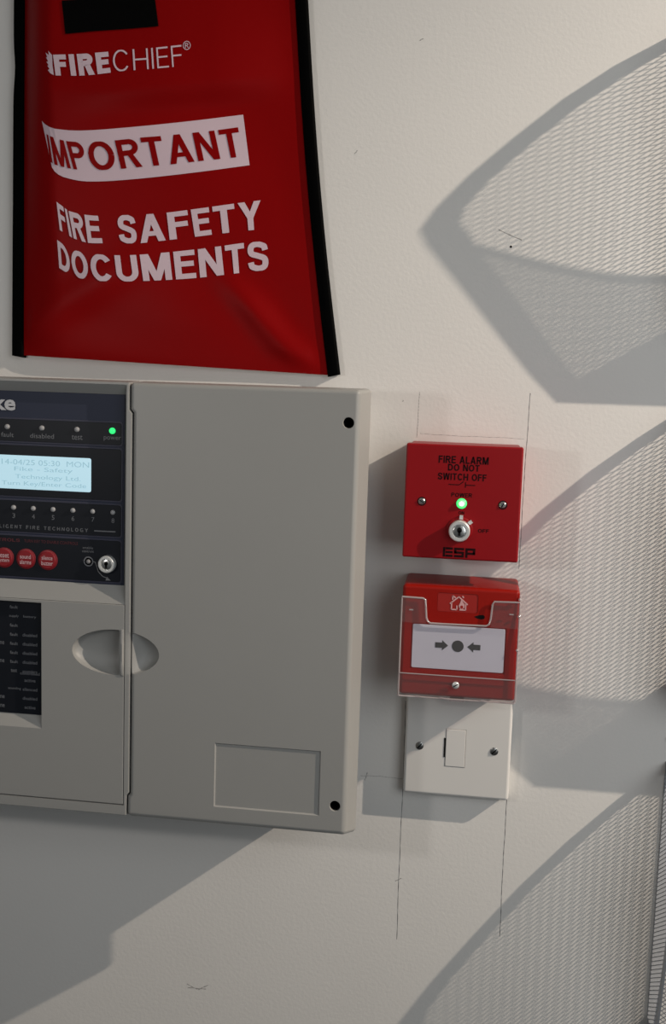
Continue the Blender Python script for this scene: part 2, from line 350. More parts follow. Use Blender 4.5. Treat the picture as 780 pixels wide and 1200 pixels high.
# display recess: sloping surround and membrane
sur = MB(); o4 = [(XL+5,37.2,ZF-.3),(-211,37.2,ZF-.3),(-211,-129.0,ZF-.3),(XL+5,-129.0,ZF-.3)]; i4 = [(XL+9,29.6,80),(-214.6,29.6,80),(-214.6,-115.8,80),(XL+9,-115.8,80)]
sur.add(o4 + i4, [(0,1,5,4),(1,2,6,5),(2,3,7,6),(3,0,4,7)]); sur.build('display_surround', M_CASE, p, smooth=0)
dis = MB().box(XL+9, -214.9, -115.8, 29.6, 74, 80).build('display_panel', M_NAVY, p, bevel=.4)
ZD = 80.0
def plate(name, x0, x1, y0, y1, z1, r, material, parent, z0=None): return MB().prism(rrect(x0, x1, y0, y1, r), ZD-.2 if z0 is None else z0, z1).build(name, material, parent, bevel=.25, bseg=1, bang=60)
for y0, y1 in ((-8.6, 8.2), (-50.8, -11.6), (-78.4, -54.2), (-113.6, -81.6)):
    plate('membrane_border', XL+11, -216.2, y0-1.2, y1+1.2, ZD+.35, 2.5, M_BAND, dis)
    plate('membrane_window', XL+12, -217.4, y0, y1, ZD+.6, 2, M_BLACKP, dis)
ZT = ZD + .75
print_text('lettering', 'Fike', (-331.5, -301.0, 14.6, 26.4), ZT, M_LOGO, dis, offset=.03)
def led(cx, cy, r, material, parent, z0): return MB().lathe(cx, cy, [(r,z0),(r,z0+.9),(r*.8,z0+1.6),(r*.4,z0+2.0),(0.05,z0+2.1)], 18).build('indicator_led', material, parent, smooth=60)
for x, t, w in ((-335.5,'fire',8),(-307.7,'fault',10),(-280,'disabled',19),(-252.2,'test',8.5),(-224.4,'power',13.5)):
    led(x, 2.2, 2.0 if t != 'power' else 2.4, M_LEDG if t == 'power' else M_LEDOFF, dis, ZD+.6)
    print_text('lettering', t, (x-w/2, x+w/2, -5.6, -2.1), ZT, M_DIMTXT, dis)
lcd = plate('lcd_screen', -372, -241, -45.2, -19.3, ZD+.9, 1.6, M_LCD, dis)
ZL = ZD + 1.0
for t, x0, x1, y in (('14-04/25 05:30  MON', -312.3, -242.5, -24.3), ('Fike - Safety', -302.2, -255.5, -29.9), ('Technology Ltd.', -301.5, -249.2, -35.8), ('Turn Key/Enter Code', -312.4, -244.7, -41.0)):
    print_text('lettering', t, (x0, x1, y-2.2, y+2.0), ZL, M_LCDTXT, lcd)
for k in range(8):
    x = -334.7 + 15.87*k
    led(x, -59.7, 1.9, M_LEDOFF, dis, ZD+.6); print_centered('lettering', str(k+1), x, -66, 3.6, ZT, M_DIMTXT, dis)
print_caps('lettering', 'INTELLIGENT FIRE TECHNOLOGY', (-330, -243.4, -75.9, -73.2), ZT, M_DIMTXT, dis, w=.16, gap=.4)
MB().box(-238.4, -221.6, -75.0, -74.1, ZD+.5, ZT).build('printed_rule', M_DIMTXT, dis, smooth=0)
print_caps('lettering', 'CONTROLS', (-328, -298.2, -86.3, -83.9), ZT, M_REDTXT, dis)
print_text('lettering', 'TURN KEY TO ENABLE CONTROLS', (-294.7, -251.4, -86.3, -84.0), ZT, M_REDTXT, dis)
for x, a, b in ((-328.5,'silence','alarms'), (-310.8,'reset','system'), (-293,'sound','alarms'), (-275.5,'silence','buzzer')):
    bt = MB().lathe(x, -99.2, [(7.9,ZD+.5),(7.9,ZD+1.1),(7.2,ZD+1.5)], 36).build('push_button', M_REDRIM, dis, smooth=30)
    MB().lathe(x, -99.2, [(6.7,ZD+1.3),(6.7,ZD+1.9),(6.2,ZD+2.2)], 36).build('button_cap', M_REDBTN, bt, smooth=30)
    print_text('lettering', a, (x-4.4, x+4.4, -99.0, -95.6), ZD+2.3, M_BTNTXT, bt, offset=.015)
    print_text('lettering', b, (x-4.6, x+4.6, -103.2, -99.8), ZD+2.3, M_BTNTXT, bt, offset=.015)
print_text('lettering', 'enable', (-247.5, -239.2, -88.9, -86.9), ZT, M_DIMTXT, dis); print_text('lettering', 'controls', (-248, -238.8, -91.6, -89.5), ZT, M_DIMTXT, dis)
MB().lathe(-242.9, -98.6, [(3.9,ZD+.5),(3.9,ZD+.85),(3.0,ZD+.87),(2.9,ZD+.6)], 26).build('indicator_ring', M_DIMTXT, dis); led(-242.9, -98.6, 1.7, M_GREYTXT, dis, ZD+.6)
MB().tube([(-238.9,-98.6,ZT),(-237.4,-98.8,ZT),(-236.6,-101,ZT),(-235,-106,ZT),(-231.5,-109.5,ZT),(-227,-111,ZT)], .35, 6).build('printed_arrow', M_GREYTXT, dis)
MB().prism([(-228.2,-109.6),(-225.2,-112.4),(-229.2,-112.6)], ZD+.5, ZT).build('arrow_head', M_GREYTXT, dis, smooth=0)
def keyswitch(cx, cy, z0, R, parent, Hh):
    ks = MB().lathe(cx, cy, [(R,z0),(R,z0+Hh-.8),(R-.7,z0+Hh),(R*.68,z0+Hh),(R*.66,z0+Hh-1.2),(.05,z0+Hh-1.2)], 40).build('key_switch', M_NICKEL, parent, smooth=30)
    MB().lathe(cx, cy, [(R*.6,z0+Hh-1.3),(R*.6,z0+Hh-.6),(R*.5,z0+Hh-.3)], 32).build('lock_barrel', M_CHROME, ks, smooth=30)
    MB().prism(ell(cx, cy+R*.12, R*.24, R*.26, 16), z0+Hh-.5, z0+Hh-.2).build('keyhole', M_DARK, ks, smooth=0)
    MB().box(cx-R*.12, cx+R*.12, cy-R*.42, cy+R*.1, z0+Hh-.5, z0+Hh-.2).build('keyhole', M_DARK, ks, smooth=0)
    return ks
keyswitch(-227.3, -99.4, ZD+.5, 6.6, dis, 5)
def grip():                                  # slim finger rib on the door edge
    vs = []; fs = []; n = 20
    for i in range(n+1):
        a = math.pi*i/n; y = -166.6 + 18.4*math.cos(a); b = math.sin(a)**.7
        for x, z in ((-213.6-2.4*b,ZF-9*b-.2),(-213.6-2.4*b,ZF+.2*b),(-213.4-1.2*b,ZF+1.6*b),(-212.6,ZF+2.0*b),(-211.7,ZF+1.2*b),(-211.6,ZF-9*b-.2)): vs.append((x,y,z))
    for i in range(n):
        for k in range(6): fs.append((i*6+k, i*6+(k+1)%6, i*6+6+(k+1)%6, i*6+6+k))
    fs += [tuple(range(6)), tuple(n*6+k for k in range(5,-1,-1))]
    return vs, fs
# lower door with zone label window
win_cut = MB().prism([(XL+14,-223.0),(-279.6,-223.0),(-279.6,-132.6),(XL+14,-132.6)], ZF-6, ZF+.5, [(XL+12,-232.2),(-277.6,-232.2),(-277.6,-131.4),(XL+12,-131.4)])
door = MB().box(XL+6, -211.6, -287.6, -129.3, ZB+6, ZF).build('door', M_CASE, p, bevel=.5, bseg=1, bang=60, cuts=[win_cut, half_bowl(-215.4, -1)])
MB().add(*grip()).build('door_grip', M_CASE, door, smooth=50)
lab = MB().box(XL+14.5, -279.9, -222.5, -133.0, ZF-7, ZF-5.4).build('zone_label', M_BLACKP, door, smooth=0)
ZZ = ZF - 5.3
rows = [('fault',''),('supply','battery'),('fault',''),('fault','disabled'),('fault','disabled'),('fault','disabled'),('fault','disabled'),('test','sounders'),('','active'),('sounding','silenced'),('','disabled'),('','active')]
for k, (a, b) in enumerate(rows):
    y = -137.2 - 7.25*k
    if a: print_text('lettering', a, (-303.0-.55*len(a), -303.0+.75*len(a), y-1.4, y+1.1), ZZ, M_DIMTXT, lab, offset=.01)
    if b: print_text('lettering', b, (-289.5-.75*len(b), -289.5+.75*len(b), y-1.4, y+1.1), ZZ, M_DIMTXT, lab, offset=.01)
    if k in (4, 6, 10, 11): print_text('lettering', 'zone', (-318, -310.5, y-1.4, y+1.1), ZZ, M_DIMTXT, lab, offset=.01)
print_text('lettering', 'controlled', (-297.5, -281.5, -190.9, -188.6), ZZ, M_DIMTXT, lab, offset=.01)

# ------------------------------------------------------------------ key switch isolator box
e = thing('key_switch_box', 'square red fire alarm isolator box with glowing green light and key switch', 'switch box', (38.6, -86, 0))
EX0, EX1, EY0, EY1, EZ = -4.6, 82.0, -86.1, .4, 54.7
MB().box(EX0+1.2, EX1-1.2, EY0+1.2, EY1-1.2, 0, 46).build('back_box', M_ESP, e, bevel=1.2)
MB().box(EX0, EX1, EY0, EY1, 45, EZ).build('face_plate', M_ESP, e, bevel=1.4, bseg=3)
T = EZ + .12
print_caps('lettering', 'FIRE ALARM', (19.8, 56.8, -13.4, -7.9), T, M_ESPTXT, e, w=.19)
print_caps('lettering', 'DO NOT', (27, 50.4, -18.9, -13.9), T, M_ESPTXT, e, w=.19)
print_caps('lettering', 'SWITCH OFF', (19.8, 55.8, -25.9, -20.8), T, M_ESPTXT, e, w=.19)
sy = MB()
for a, b in (((28,-29.3),(35.8,-29.3)), ((35.8,-29.3),(39,-26.8)), ((40.6,-27.2),(40.6,-31.2)), ((40.6,-29.3),(47.8,-29.3))): sy.bar((a[0],a[1],EZ),(b[0],b[1],EZ), .6, .3, (0,0,1))
sy.build('switch_symbol', M_ESPTXT, e, smooth=0)
print_caps('lettering', 'POWER', (30.4, 45.8, -38.4, -35.4), T, M_ESPTXT, e)
print_caps('lettering', 'ON', (36.3, 40.6, -51.6, -49.2), T, M_ESPTXT, e); print_caps('lettering', 'OFF', (51.4, 59.6, -64.6, -61.8), T, M_ESPTXT, e)
es = MB()                                     # square techno letters E S P
def strokes(segs):
    for x0, x1, y0, y1 in segs: es.box(x0, x1, y0, y1, EZ-.1, T)
def esp_letter(ch, x, w, y0, y1, t):
    ym = (y0+y1)/2
    if ch == 'E': strokes([(x,x+t,y0,y1),(x+t+.3,x+w,y1-t,y1),(x+t+.3,x+w,ym-t/2,ym+t/2),(x+t+.3,x+w,y0,y0+t)])
    if ch == 'S': strokes([(x,x+w,y1-t,y1),(x,x+t,ym-t/2,y1-t),(x,x+w,ym-t/2,ym+t/2),(x+w-t,x+w,y0+t,ym-t/2),(x,x+w,y0,y0+t)])
    if ch == 'P': strokes([(x,x+t,y0,y1),(x+t,x+w,y1-t,y1),(x+w-t,x+w,ym-t/2,y1-t),(x+t,x+w,ym-t/2-.4,ym+t/2-.4)])
for ch, x in (('E',26.0),('S',34.4),('P',42.8)): esp_letter(ch, x, 7.4, -84.2, -76.9, 1.75)
es.build('logo_lettering', M_ESPTXT, e, smooth=0)
gl = MB().lathe(38.3, -43.3, [(4.0,EZ-.1),(3.8,EZ+.5),(3.2,EZ+.9)], 30).build('led_halo', M_LEDG, e, smooth=50); led(38.3, -43.3, 3.1, M_LEDG2, gl, EZ+.3)  # glowing green ring added to imitate the bloom around the LED
MB().lathe(38.3, -43.3, [(1.9,EZ+1.9),(1.5,EZ+2.6),(.05,EZ+2.9)], 20).build('led_core', M_LEDCORE, gl, smooth=60)
MB().lathe(37.9, -62.9, [(9.6,EZ-.1),(9.6,EZ+.5),(9.0,EZ+.9)], 40).build('key_escutcheon', M_ESP, e, smooth=30)
ks = keyswitch(37.7, -63.5, EZ+.3, 7.9, e, 7)
for a in (86, 38):
    ca, sa = math.cos(math.radians(a)), math.sin(math.radians(a))
    MB().bar((37.9+8*ca,-63+8*sa,EZ+1.2),(37.9+11*ca,-63+11*sa,EZ+1.2), 2.6, 1.4, (0,0,1)).build('switch_tab', M_NICKEL, ks, smooth=0)
def screw(cx, cy, z, r, parent, ang, material=M_SCREW, name='screw'):
    s = MB().lathe(cx, cy, [(r,z-.6),(r,z+.3),(r*.75,z+.9),(.05,z+1.0)], 24).build(name, material, parent, smooth=40)
    c, d = math.cos(math.radians(ang)), math.sin(math.radians(ang))
    MB().bar((cx-r*.85*c,cy-r*.85*d,z+.85),(cx+r*.85*c,cy+r*.85*d,z+.85), r*.28, .5, (0,0,1)).build('screw_slot', M_DARK, s, smooth=0)
    return s
for x, a in ((8.5,-30),(68.8,60)):
    MB().lathe(x, -43.0, [(3.4,EZ-.2),(3.4,EZ+.08),(2.8,EZ+.1)], 24).build('screw_recess', M_ESPTXT, e)
    screw(x, -43.0, EZ, 2.5, e, a, M_CHROME)

# ------------------------------------------------------------------ manual call point
c = thing('manual_call_point', 'red manual call point with white press panel under a clear plastic flap', 'call point', (41, -194, 0))
CZ = 52.0
body = MB().box(-3.2, 85.2, -194.0, -107.6, 0, CZ).build('body', M_CALL, c, bevel=2.8, bseg=4, cuts=[
    MB().box(4.6, 76.6, -173.0, -137.2, CZ-.9, CZ+2),
    MB().prism(rrect(23.4, 54.2, -127.2, -112.4, 2), CZ-.6, CZ+1)])
MB().prism(rrect(5.6, 75.6, -172.2, -138.0, 1.2), CZ-1.0, CZ-.1).build('press_panel', M_LABEL, c, bevel=.2, bseg=1)
ZP = CZ + .05
MB().prism(ell(40.4, -153.4, 4.5, 4.5, 36), ZP-.2, ZP).build('printed_dot', M_ARROW, c, smooth=0)
for x0, s in ((23.2, 1), (57.6, -1)):
    MB().prism([(x0,-155.5),(x0+s*5.3,-155.5),(x0+s*5.3,-157.4),(x0+s*9.9,-153.4),(x0+s*5.3,-149.4),(x0+s*5.3,-151.3),(x0,-151.3)], ZP-.2, ZP).build('printed_arrow', M_ARROW, c, smooth=0)
icp = MB().prism(rrect(23.6, 54.0, -127.0, -112.6, 1.8), CZ-.7, CZ-.3).build('icon_plate', M_ICON, c, smooth=0)
hz = CZ - .15; hs = MB()
for a, b in (((-6.6,-1.0),(0,4.6)), ((0,4.6),(6.8,-1.2)), ((-5.3,0),(-5.3,-5.4)), ((-5.3,-5.4),(-1.2,-5.4)), ((-1.2,-5.4),(-1.2,-2.2)), ((5.4,-.4),(5.4,-5.4)), ((5.4,-5.4),(.8,-5.4)), ((-4.6,2.0),(-4.6,5.2)), ((-4.6,5.2),(-2.4,3.6)), ((2.6,5.4),(3.6,4.0))):
    hs.bar((39.6+a[0],-119.6+a[1],hz),(39.6+b[0],-119.6+b[1],hz), .95, .25, (0,0,1))
hs.build('house_symbol', M_ICONL, icp, smooth=0)
fl = [(1.9,3.0),(3.2,.6),(4.6,-1.2),(4.4,-3.6),(2.6,-5.2),(.9,-4.4),(.1,-2.2),(1.0,-.2)]
MB().prism([(39.6+x,-119.6+y) for x, y in fl], hz-.1, hz+.1).build('flame_symbol', M_ICONL, icp, smooth=0)
MB().prism(ell(42.0, -122.8, 1.1, 1.3, 14), hz, hz+.2).build('flame_core', M_ICON, icp, smooth=0)
MB().prism([(51.6,-129.6),(55.4,-128.2),(58.6,-127.9),(59.8,-129.2),(59.4,-130.8),(57,-131.4),(54.2,-130.9)], CZ-.2, CZ+.12).build('key_slot', M_DARK, c, smooth=0)
# clear hinged cover: face sheet with notch, wraparound sides, thick lower band, bright moulded edges
GZ = CZ + 2.4
face = [(-3.4,-194.4),(85.4,-194.4),(85.4,-116.4),(65.4,-116.4),(64.0,-132.0),(61.6,-135.6),(18.6,-136.2),(15.6,-133.4),(14.4,-117.0),(-3.4,-116.8)]
cov = MB().prism(face, GZ-1.0, GZ).build('clear_cover', M_COVER, c, smooth=0)
MB().box(-3.6, -2.7, -194.4, -116.8, 24, GZ).build('cover_side', M_COVERW, cov, smooth=0); MB().box(84.9, 85.8, -194.4, -110.0, 22, GZ).build('cover_side', M_COVERW, cov, smooth=0)
MB().box(-3.4, 85.6, -195.0, -194.2, 24, GZ).build('cover_side', M_COVERW, cov, smooth=0)
MB().box(-3, 85, -193.8, -176.4, GZ, GZ+.7).build('cover_band', M_COVERW, cov, smooth=0)
for x0, x1 in ((-3, 15.6), (64.6, 85)): MB().box(x0, x1, -136.4, -117.2, GZ, GZ+.6).build('cover_band', M_COVERW, cov, smooth=0)
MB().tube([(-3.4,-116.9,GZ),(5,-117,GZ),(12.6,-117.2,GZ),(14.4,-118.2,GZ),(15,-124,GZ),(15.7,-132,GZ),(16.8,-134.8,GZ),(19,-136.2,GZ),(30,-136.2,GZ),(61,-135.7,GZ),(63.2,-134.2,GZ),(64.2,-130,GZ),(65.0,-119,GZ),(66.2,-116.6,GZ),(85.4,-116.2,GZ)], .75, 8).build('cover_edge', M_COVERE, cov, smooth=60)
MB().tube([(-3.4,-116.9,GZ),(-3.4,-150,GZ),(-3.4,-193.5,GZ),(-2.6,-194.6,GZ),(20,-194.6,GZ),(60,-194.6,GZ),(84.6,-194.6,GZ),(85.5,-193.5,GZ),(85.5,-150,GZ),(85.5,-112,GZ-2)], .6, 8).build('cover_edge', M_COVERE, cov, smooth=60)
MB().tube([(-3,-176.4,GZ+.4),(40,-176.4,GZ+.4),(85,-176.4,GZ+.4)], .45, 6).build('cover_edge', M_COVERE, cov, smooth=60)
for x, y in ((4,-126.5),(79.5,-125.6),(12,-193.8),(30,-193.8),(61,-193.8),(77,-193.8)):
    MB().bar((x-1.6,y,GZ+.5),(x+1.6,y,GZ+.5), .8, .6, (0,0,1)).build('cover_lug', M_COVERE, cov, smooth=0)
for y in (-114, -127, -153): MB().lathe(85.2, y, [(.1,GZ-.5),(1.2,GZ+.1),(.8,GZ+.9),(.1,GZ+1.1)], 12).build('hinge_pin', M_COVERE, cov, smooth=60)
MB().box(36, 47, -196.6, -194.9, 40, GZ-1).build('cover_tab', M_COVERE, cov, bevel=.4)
screw(40.2, -183.2, GZ+.7, 2.7, c, 35, M_NICKEL)

# ------------------------------------------------------------------ fused spur plate
s = thing('fused_spur', 'white plastic fused connection plate below the red call point', 'spur plate', (43, -289, 0))
MB().box(.6, 86.4, -289.2, -203.0, 0, 12.0).build('face_plate', M_WHITE, s, bevel=2.6, bseg=4)
MB().box(33.6, 50.3, -264.0, -232.0, 11.85, 12.08).build('fuse_slot_gap', M_PENCIL_L, s, smooth=0)
MB().box(34.2, 49.7, -263.5, -232.5, 11.5, 12.5).build('fuse_carrier', M_WHITE, s, bevel=.4)
MB().box(32.6, 34.0, -256.2, -240.0, 11.6, 12.3).build('fuse_slot', M_DARK, s, smooth=0)
for x, a in ((12.9,50),(73.1,48)): screw(x, -248.2, 12.0, 3.3, s, a)

# ------------------------------------------------------------------ red document bag
g = thing('document_bag', 'red vinyl fire safety documents bag with black edging hanging on the wall', 'document bag', (-200, 50, 0))
YTOP = 430.0
def edgeL(Y): return -337.7 + (Y-57.4)/280.3*3.2
def edgeR(Y): return -63.6 - (Y-49)/285.1*34.3 - 3.0*math.sin(max(0, min(1, (Y-49)/285))*math.pi)
def bottom(u): return 57.4 - 8.4*u
def bag_z(X, Y):
    xl, xr = edgeL(Y)+9, edgeR(Y)-8; u = max(0, min(1, (X-xl)/(xr-xl))); v = max(0, (Y-bottom(u))/(YTOP-bottom(u)))
    rise = math.sin(min(1, u/.16)*math.pi/2)**.9; fall = 1 - sstep(.12, 1.02, u)
    hgt = 4 + 22*min(1, v/.55)**.8
    z = 5.5 + hgt*rise*fall
    yc = 262 + 26*(u-.5)                      # soft crease across the upper part
    z += 7.0*sstep(.15,.6,u)*(1-sstep(.7,1.0,u))*sstep(yc-16, yc+5, Y)*(1-sstep(yc-5, yc+130, Y))
    # pulled folds towards the lower corner
    d = (X+128)*.72 + (Y-92)*.69; z += 3.8*math.exp(-(d/11)**2)*sstep(.55,.8,u)*(1-sstep(.93,1,u))*(1-sstep(95,150,Y))*sstep(0,.05,v)
    d = (X+270)*.5 - (Y-110)*.86; z += 3.0*math.exp(-(d/14)**2)*(1-sstep(.25,.6,u))*(1-sstep(120,180,Y))*sstep(0,.05,v)*sstep(0,.05,u)
    z += 1.0*math.sin(X*.035+Y*.021)*math.sin(Y*.03-1)*sstep(0,.15,u)*(1-sstep(.85,1,u))*sstep(0,.1,v)
    return z
def bag_surface():
    NU, NV = 110, 120; vs = []; fs = []
    for j in range(NV+1):
        for i in range(NU+1):
            u = i/NU; y0 = bottom(u); Y = y0 + (YTOP-y0)*j/NV; xl, xr = edgeL(Y)+8.5, edgeR(Y)-7.5; X = xl + (xr-xl)*u
            vs.append((X, Y, bag_z(X, Y)))
    n = len(vs)
    vs += [(x, y, 1.2) for x, y, z in vs]
    W = NU+1
    for j in range(NV):
        for i in range(NU):
            a = j*W+i; fs.append((a, a+1, a+W+1, a+W)); fs.append((n+a, n+a+W, n+a+W+1, n+a+1))
    for i in range(NU):
        fs.append((i, n+i, n+i+1, i+1)); a = NV*W+i; fs.append((a, a+1, n+a+1, n+a))
    for j in range(NV):
        a = j*W; fs.append((a, a+W, n+a+W, n+a)); a = j*W+NU; fs.append((a, n+a, n+a+W, a+W))
    return MB().add(vs, fs)
pouch = bag_surface().build('pouch', M_BAGRED, g, smooth=50)
def binding(side):
    vs = []; fs = []; N = 60
    for j in range(N+1):
        t = j/N; y0 = (57.0 if side < 0 else 47.6); Y = y0 + (YTOP-y0)*t
        x0, x1 = (edgeL(Y), edgeL(Y)+10.2) if side < 0 else (edgeR(Y)-9.4, edgeR(Y))
        sag = (-1.3 if side < 0 else 0)*math.exp(-((Y-285)/14)**2)
        if side < 0: x0 -= sag
        for dx, z in ((0,.8),(0,6.2),(.12,7.6),(.88,7.8),(1,6.4),(1,.8)):
            vs.append((x0 + (x1-x0)*dx, Y + (-1.6*dx if side < 0 else 2.2*dx)*(1-t), z))
    for j in range(N):
        for k in range(6):
            k2 = (k+1) % 6; fs.append((j*6+k, j*6+k2, (j+1)*6+k2, (j+1)*6+k))
    fs.append(tuple(range(5,-1,-1))); fs.append(tuple(N*6+k for k in range(6)))
    MB().add(vs, fs).build('edge_binding', M_BAGBLK, g, smooth=50)
binding(-1); binding(1)
MB().box(edgeL(YTOP), edgeR(YTOP), YTOP-1, YTOP+9, .8, 7.5).build('edge_binding', M_BAGBLK, g, bevel=1.5)
for x in (edgeL(YTOP)+18, edgeR(YTOP)-18): MB().lathe(x, YTOP-12, [(7,bag_z(x,YTOP-12)-2),(7,bag_z(x,YTOP-12)+1.2),(5.5,bag_z(x,YTOP-12)+2),(4,bag_z(x,YTOP-12)+1)], 24).build('hanging_eyelet', M_BRASS, g)
def on_bag(px, py, lift):
    z = 25
    for _ in range(8): X, Y = measure(px, py, z); z = bag_z(X, Y) + lift
    return (X, Y, z)
def spline(tab, k, s):
    ss = [r[0] for r in tab]; s = max(ss[0], min(ss[-1], s)); i = max(j for j in range(len(ss)-1) if ss[j] <= s)
    t = (s-ss[i])/(ss[i+1]-ss[i])
    def slope(j):
        if j == 0: return (tab[1][k]-tab[0][k])/(ss[1]-ss[0])
        if j == len(ss)-1: return (tab[-1][k]-tab[-2][k])/(ss[-1]-ss[-2])
        return (tab[j+1][k]-tab[j-1][k])/(ss[j+1]-ss[j-1])
    h = ss[i+1]-ss[i]; p0, p1, m0, m1 = tab[i][k], tab[i+1][k], slope(i)*h, slope(i+1)*h
    return (2*t**3-3*t*t+1)*p0 + (t**3-2*t*t+t)*m0 + (-2*t**3+3*t*t)*p1 + (t**3-t*t)*m1
def bag_print(name, vs, fs, tab, org, sc, lift, material, maxlen=.045, ratio=.12):
    bm = bmesh.new(); bv = [bm.verts.new((x, y*ratio, 0)) for x, y in vs]
    for f in fs:
        try: bm.faces.new([bv[i] for i in f])
        except ValueError: pass
    bmesh.ops.triangulate(bm, faces=bm.faces)
    for _ in range(3):
        es_ = [ed for ed in bm.edges if ed.calc_length() > maxlen]
        if not es_: break
        bmesh.ops.subdivide_edges(bm, edges=es_, cuts=1); bmesh.ops.triangulate(bm, faces=bm.faces)
    bm.verts.index_update(); out_v = []
    for v in bm.verts:
        s_, b_ = v.co.x, v.co.y/ratio
        x = spline(tab,1,s_)*b_ + spline(tab,3,s_)*(1-b_); y = spline(tab,2,s_)*b_ + spline(tab,4,s_)*(1-b_)
        out_v.append(on_bag(org[0]+x/sc, org[1]+y/sc, lift))
    out_f = [tuple(v.index for v in f.verts) for f in bm.faces]; bm.free()
    return MB().add(out_v, out_f).build(name, material, pouch, smooth=0, recalc=False)
K = 2.786
tab_box = [(0,25,60,58,212),(.035,40,75,70,229),(.08,68,86,97,244),(.2,150,92,172,258),(.42,300,82,320,251),(.72,500,62,522,229),(1,682,40,703,205)]
NB = 40; bvs = [(i/NB, b) for b in (0, .25, .5, .75, 1) for i in range(NB+1)]; bfs = [(j*(NB+1)+i, j*(NB+1)+i+1, (j+1)*(NB+1)+i+1, (j+1)*(NB+1)+i) for j in range(4) for i in range(NB)]
bag_print('print_banner', bvs, bfs, tab_box, (40,120), K, .35, M_BAGPRT)
tab_imp = [(0,40,103,52,193),(.047,52,110,68,203),(.187,105,126,130,218),(.299,168,129,188,222),(.43,262,124,283,217),(.551,345,115,365,209),(.654,420,109,440,203),(.776,508,100,528,193),(.897,592,91,612,184),(1,665,81,682,177)]
vs_, fs_ = caps('IMPORTANT', .18, .12); bag_print('lettering', vs_, fs_, tab_imp, (40,120), K, .75, M_BAGRED)
tab_fs = [(0,45,46,56,138),(.094,72,66,88,158),(.137,86,76,103,166),(.248,138,88,150,180),(.35,196,92,212,181),(.393,240,90,250,181),(.496,308,88,318,181),(.607,398,82,408,171),(.70,478,72,492,161),(.803,552,62,562,152),(.897,630,51,640,143),(1,711,41,715,135)]
vs_, fs_ = caps('FIRE SAFETY', .195, .11); bag_print('lettering', vs_, fs_, tab_fs, (50,220), K, .45, M_BAGPRT)
tab_doc = [(0,47,170,54,262),(.112,88,198,98,288),(.233,148,213,158,302),(.345,226,220,236,306),(.457,308,219,320,305),(.586,415,210,425,300),(.69,500,201,508,294),(.80,586,190,596,284),(.896,656,180,662,276),(1,733,174,738,268)]
vs_, fs_ = caps('DOCUMENTS', .195, .11); bag_print('lettering', vs_, fs_, tab_doc, (50,220), K, .45, M_BAGPRT)
tab_f1 = [(0,86,250,98,345),(.5,212,246,225,345),(1,338,236,350,332)]
vs_, fs_ = caps('FIRE', .25, .17, 1.25); bag_print('lettering', vs_, fs_, tab_f1, (40,0), 3.9, .45, M_BAGPRT, ratio=.35)
tab_f2 = [(0,356,230,362,328),(.5,525,220,531,315),(1,672,205,680,302)]
vs_, fs_ = caps('CHIEF', .085, .2, 1.15); bag_print('lettering', vs_, fs_, tab_f2, (40,0), 3.9, .45, M_BAGPRT, ratio=.3)
vs_, fs_ = glyphs('\u00ae', .0); bag_print('lettering', vs_, fs_, [(0,678,188,680,230),(1,714,185,716,227)], (40,0), 3.9, .45, M_BAGPRT, maxlen=.3, ratio=1)
def flat_print(name, polys, org, sc, lift, material):
    mb = MB()
    for poly in polys: mb.add([on_bag(org[0]+x/sc, org[1]+y/sc, lift) for x, y in poly], [tuple(range(len(poly)))])
    return mb.build(name, material, pouch, smooth=0)
flat_print('flame_logo', [[(82,252),(64,232),(68,252),(52,240),(60,262),(54,262),(64,280),(56,282),(66,298),(60,300),(70,315),(62,320),(74,335),(90,343),(84,300)],], (40,0), 3.9, .45, M_BAGPRT)
pt = [(0,126,-60,142,155),(.33,270,-68,284,142),(.66,412,-76,428,132),(1,550,-84,568,120)]
bag_print('velcro_patch', [(i/16,b) for b in (0,.2,.4,.6,.8,1) for i in range(17)], [(j*17+i,j*17+i+1,(j+1)*17+i+1,(j+1)*17+i) for j in range(5) for i in range(16)], [(a,x,y+62,x2,y2) for a,x,y,x2,y2 in pt], (40,0), 3.9, .9, M_BAGBLK)

# ------------------------------------------------------------------ three-pocket mesh wall rack
r = thing('mesh_wall_rack', 'grey expanded metal mesh leaflet rack on the wall at the right edge', 'wall rack', (330, -480, 0))
RX0, RX1 = 210.0, 450.0
side_prof = [(0,97.4),(38.5,97.4),(45.5,127.2),(54.4,169.8),(63,211.1),(71.2,249.5),(72.9,261.5),(69.7,271),(62.2,283.5),(52.6,295.1),(40.7,307.5),(28.2,315.7),(15,320),(0,322.5)]   # (z, y) of one pocket side
inner = [(1,104),(33,104),(38.5,129),(47,171),(55.5,212),(62.3,247),(64,255),(63,264),(57.5,275),(48.5,286.5),(38,297.5),(26.5,306),(14,311),(1,313.5)]
def clip_lines(poly, ang, step):
    dx, dy = math.cos(ang), math.sin(ang); nx, ny = -dy, dx
    ds = [x*nx+y*ny for x, y in poly]; k = math.ceil(min(ds)/step); segs = []
    while k*step < max(ds):
        dd = k*step; hits = []
        for i in range(len(poly)):
            a, b = poly[i], poly[(i+1) % len(poly)]; da, db = a[0]*nx+a[1]*ny-dd, b[0]*nx+b[1]*ny-dd
            if (da < 0) != (db < 0): t = da/(da-db); hits.append((a[0]+(b[0]-a[0])*t)*dx + (a[1]+(b[1]-a[1])*t)*dy)
        hits.sort()
        for i in range(0, len(hits)-1, 2):
            if hits[i+1]-hits[i] > .5: segs.append(((hits[i]*dx+dd*nx, hits[i]*dy+dd*ny),(hits[i+1]*dx+dd*nx, hits[i+1]*dy+dd*ny)))
        k += 1
    return segs
STRAND, STEP = .46, 3.09
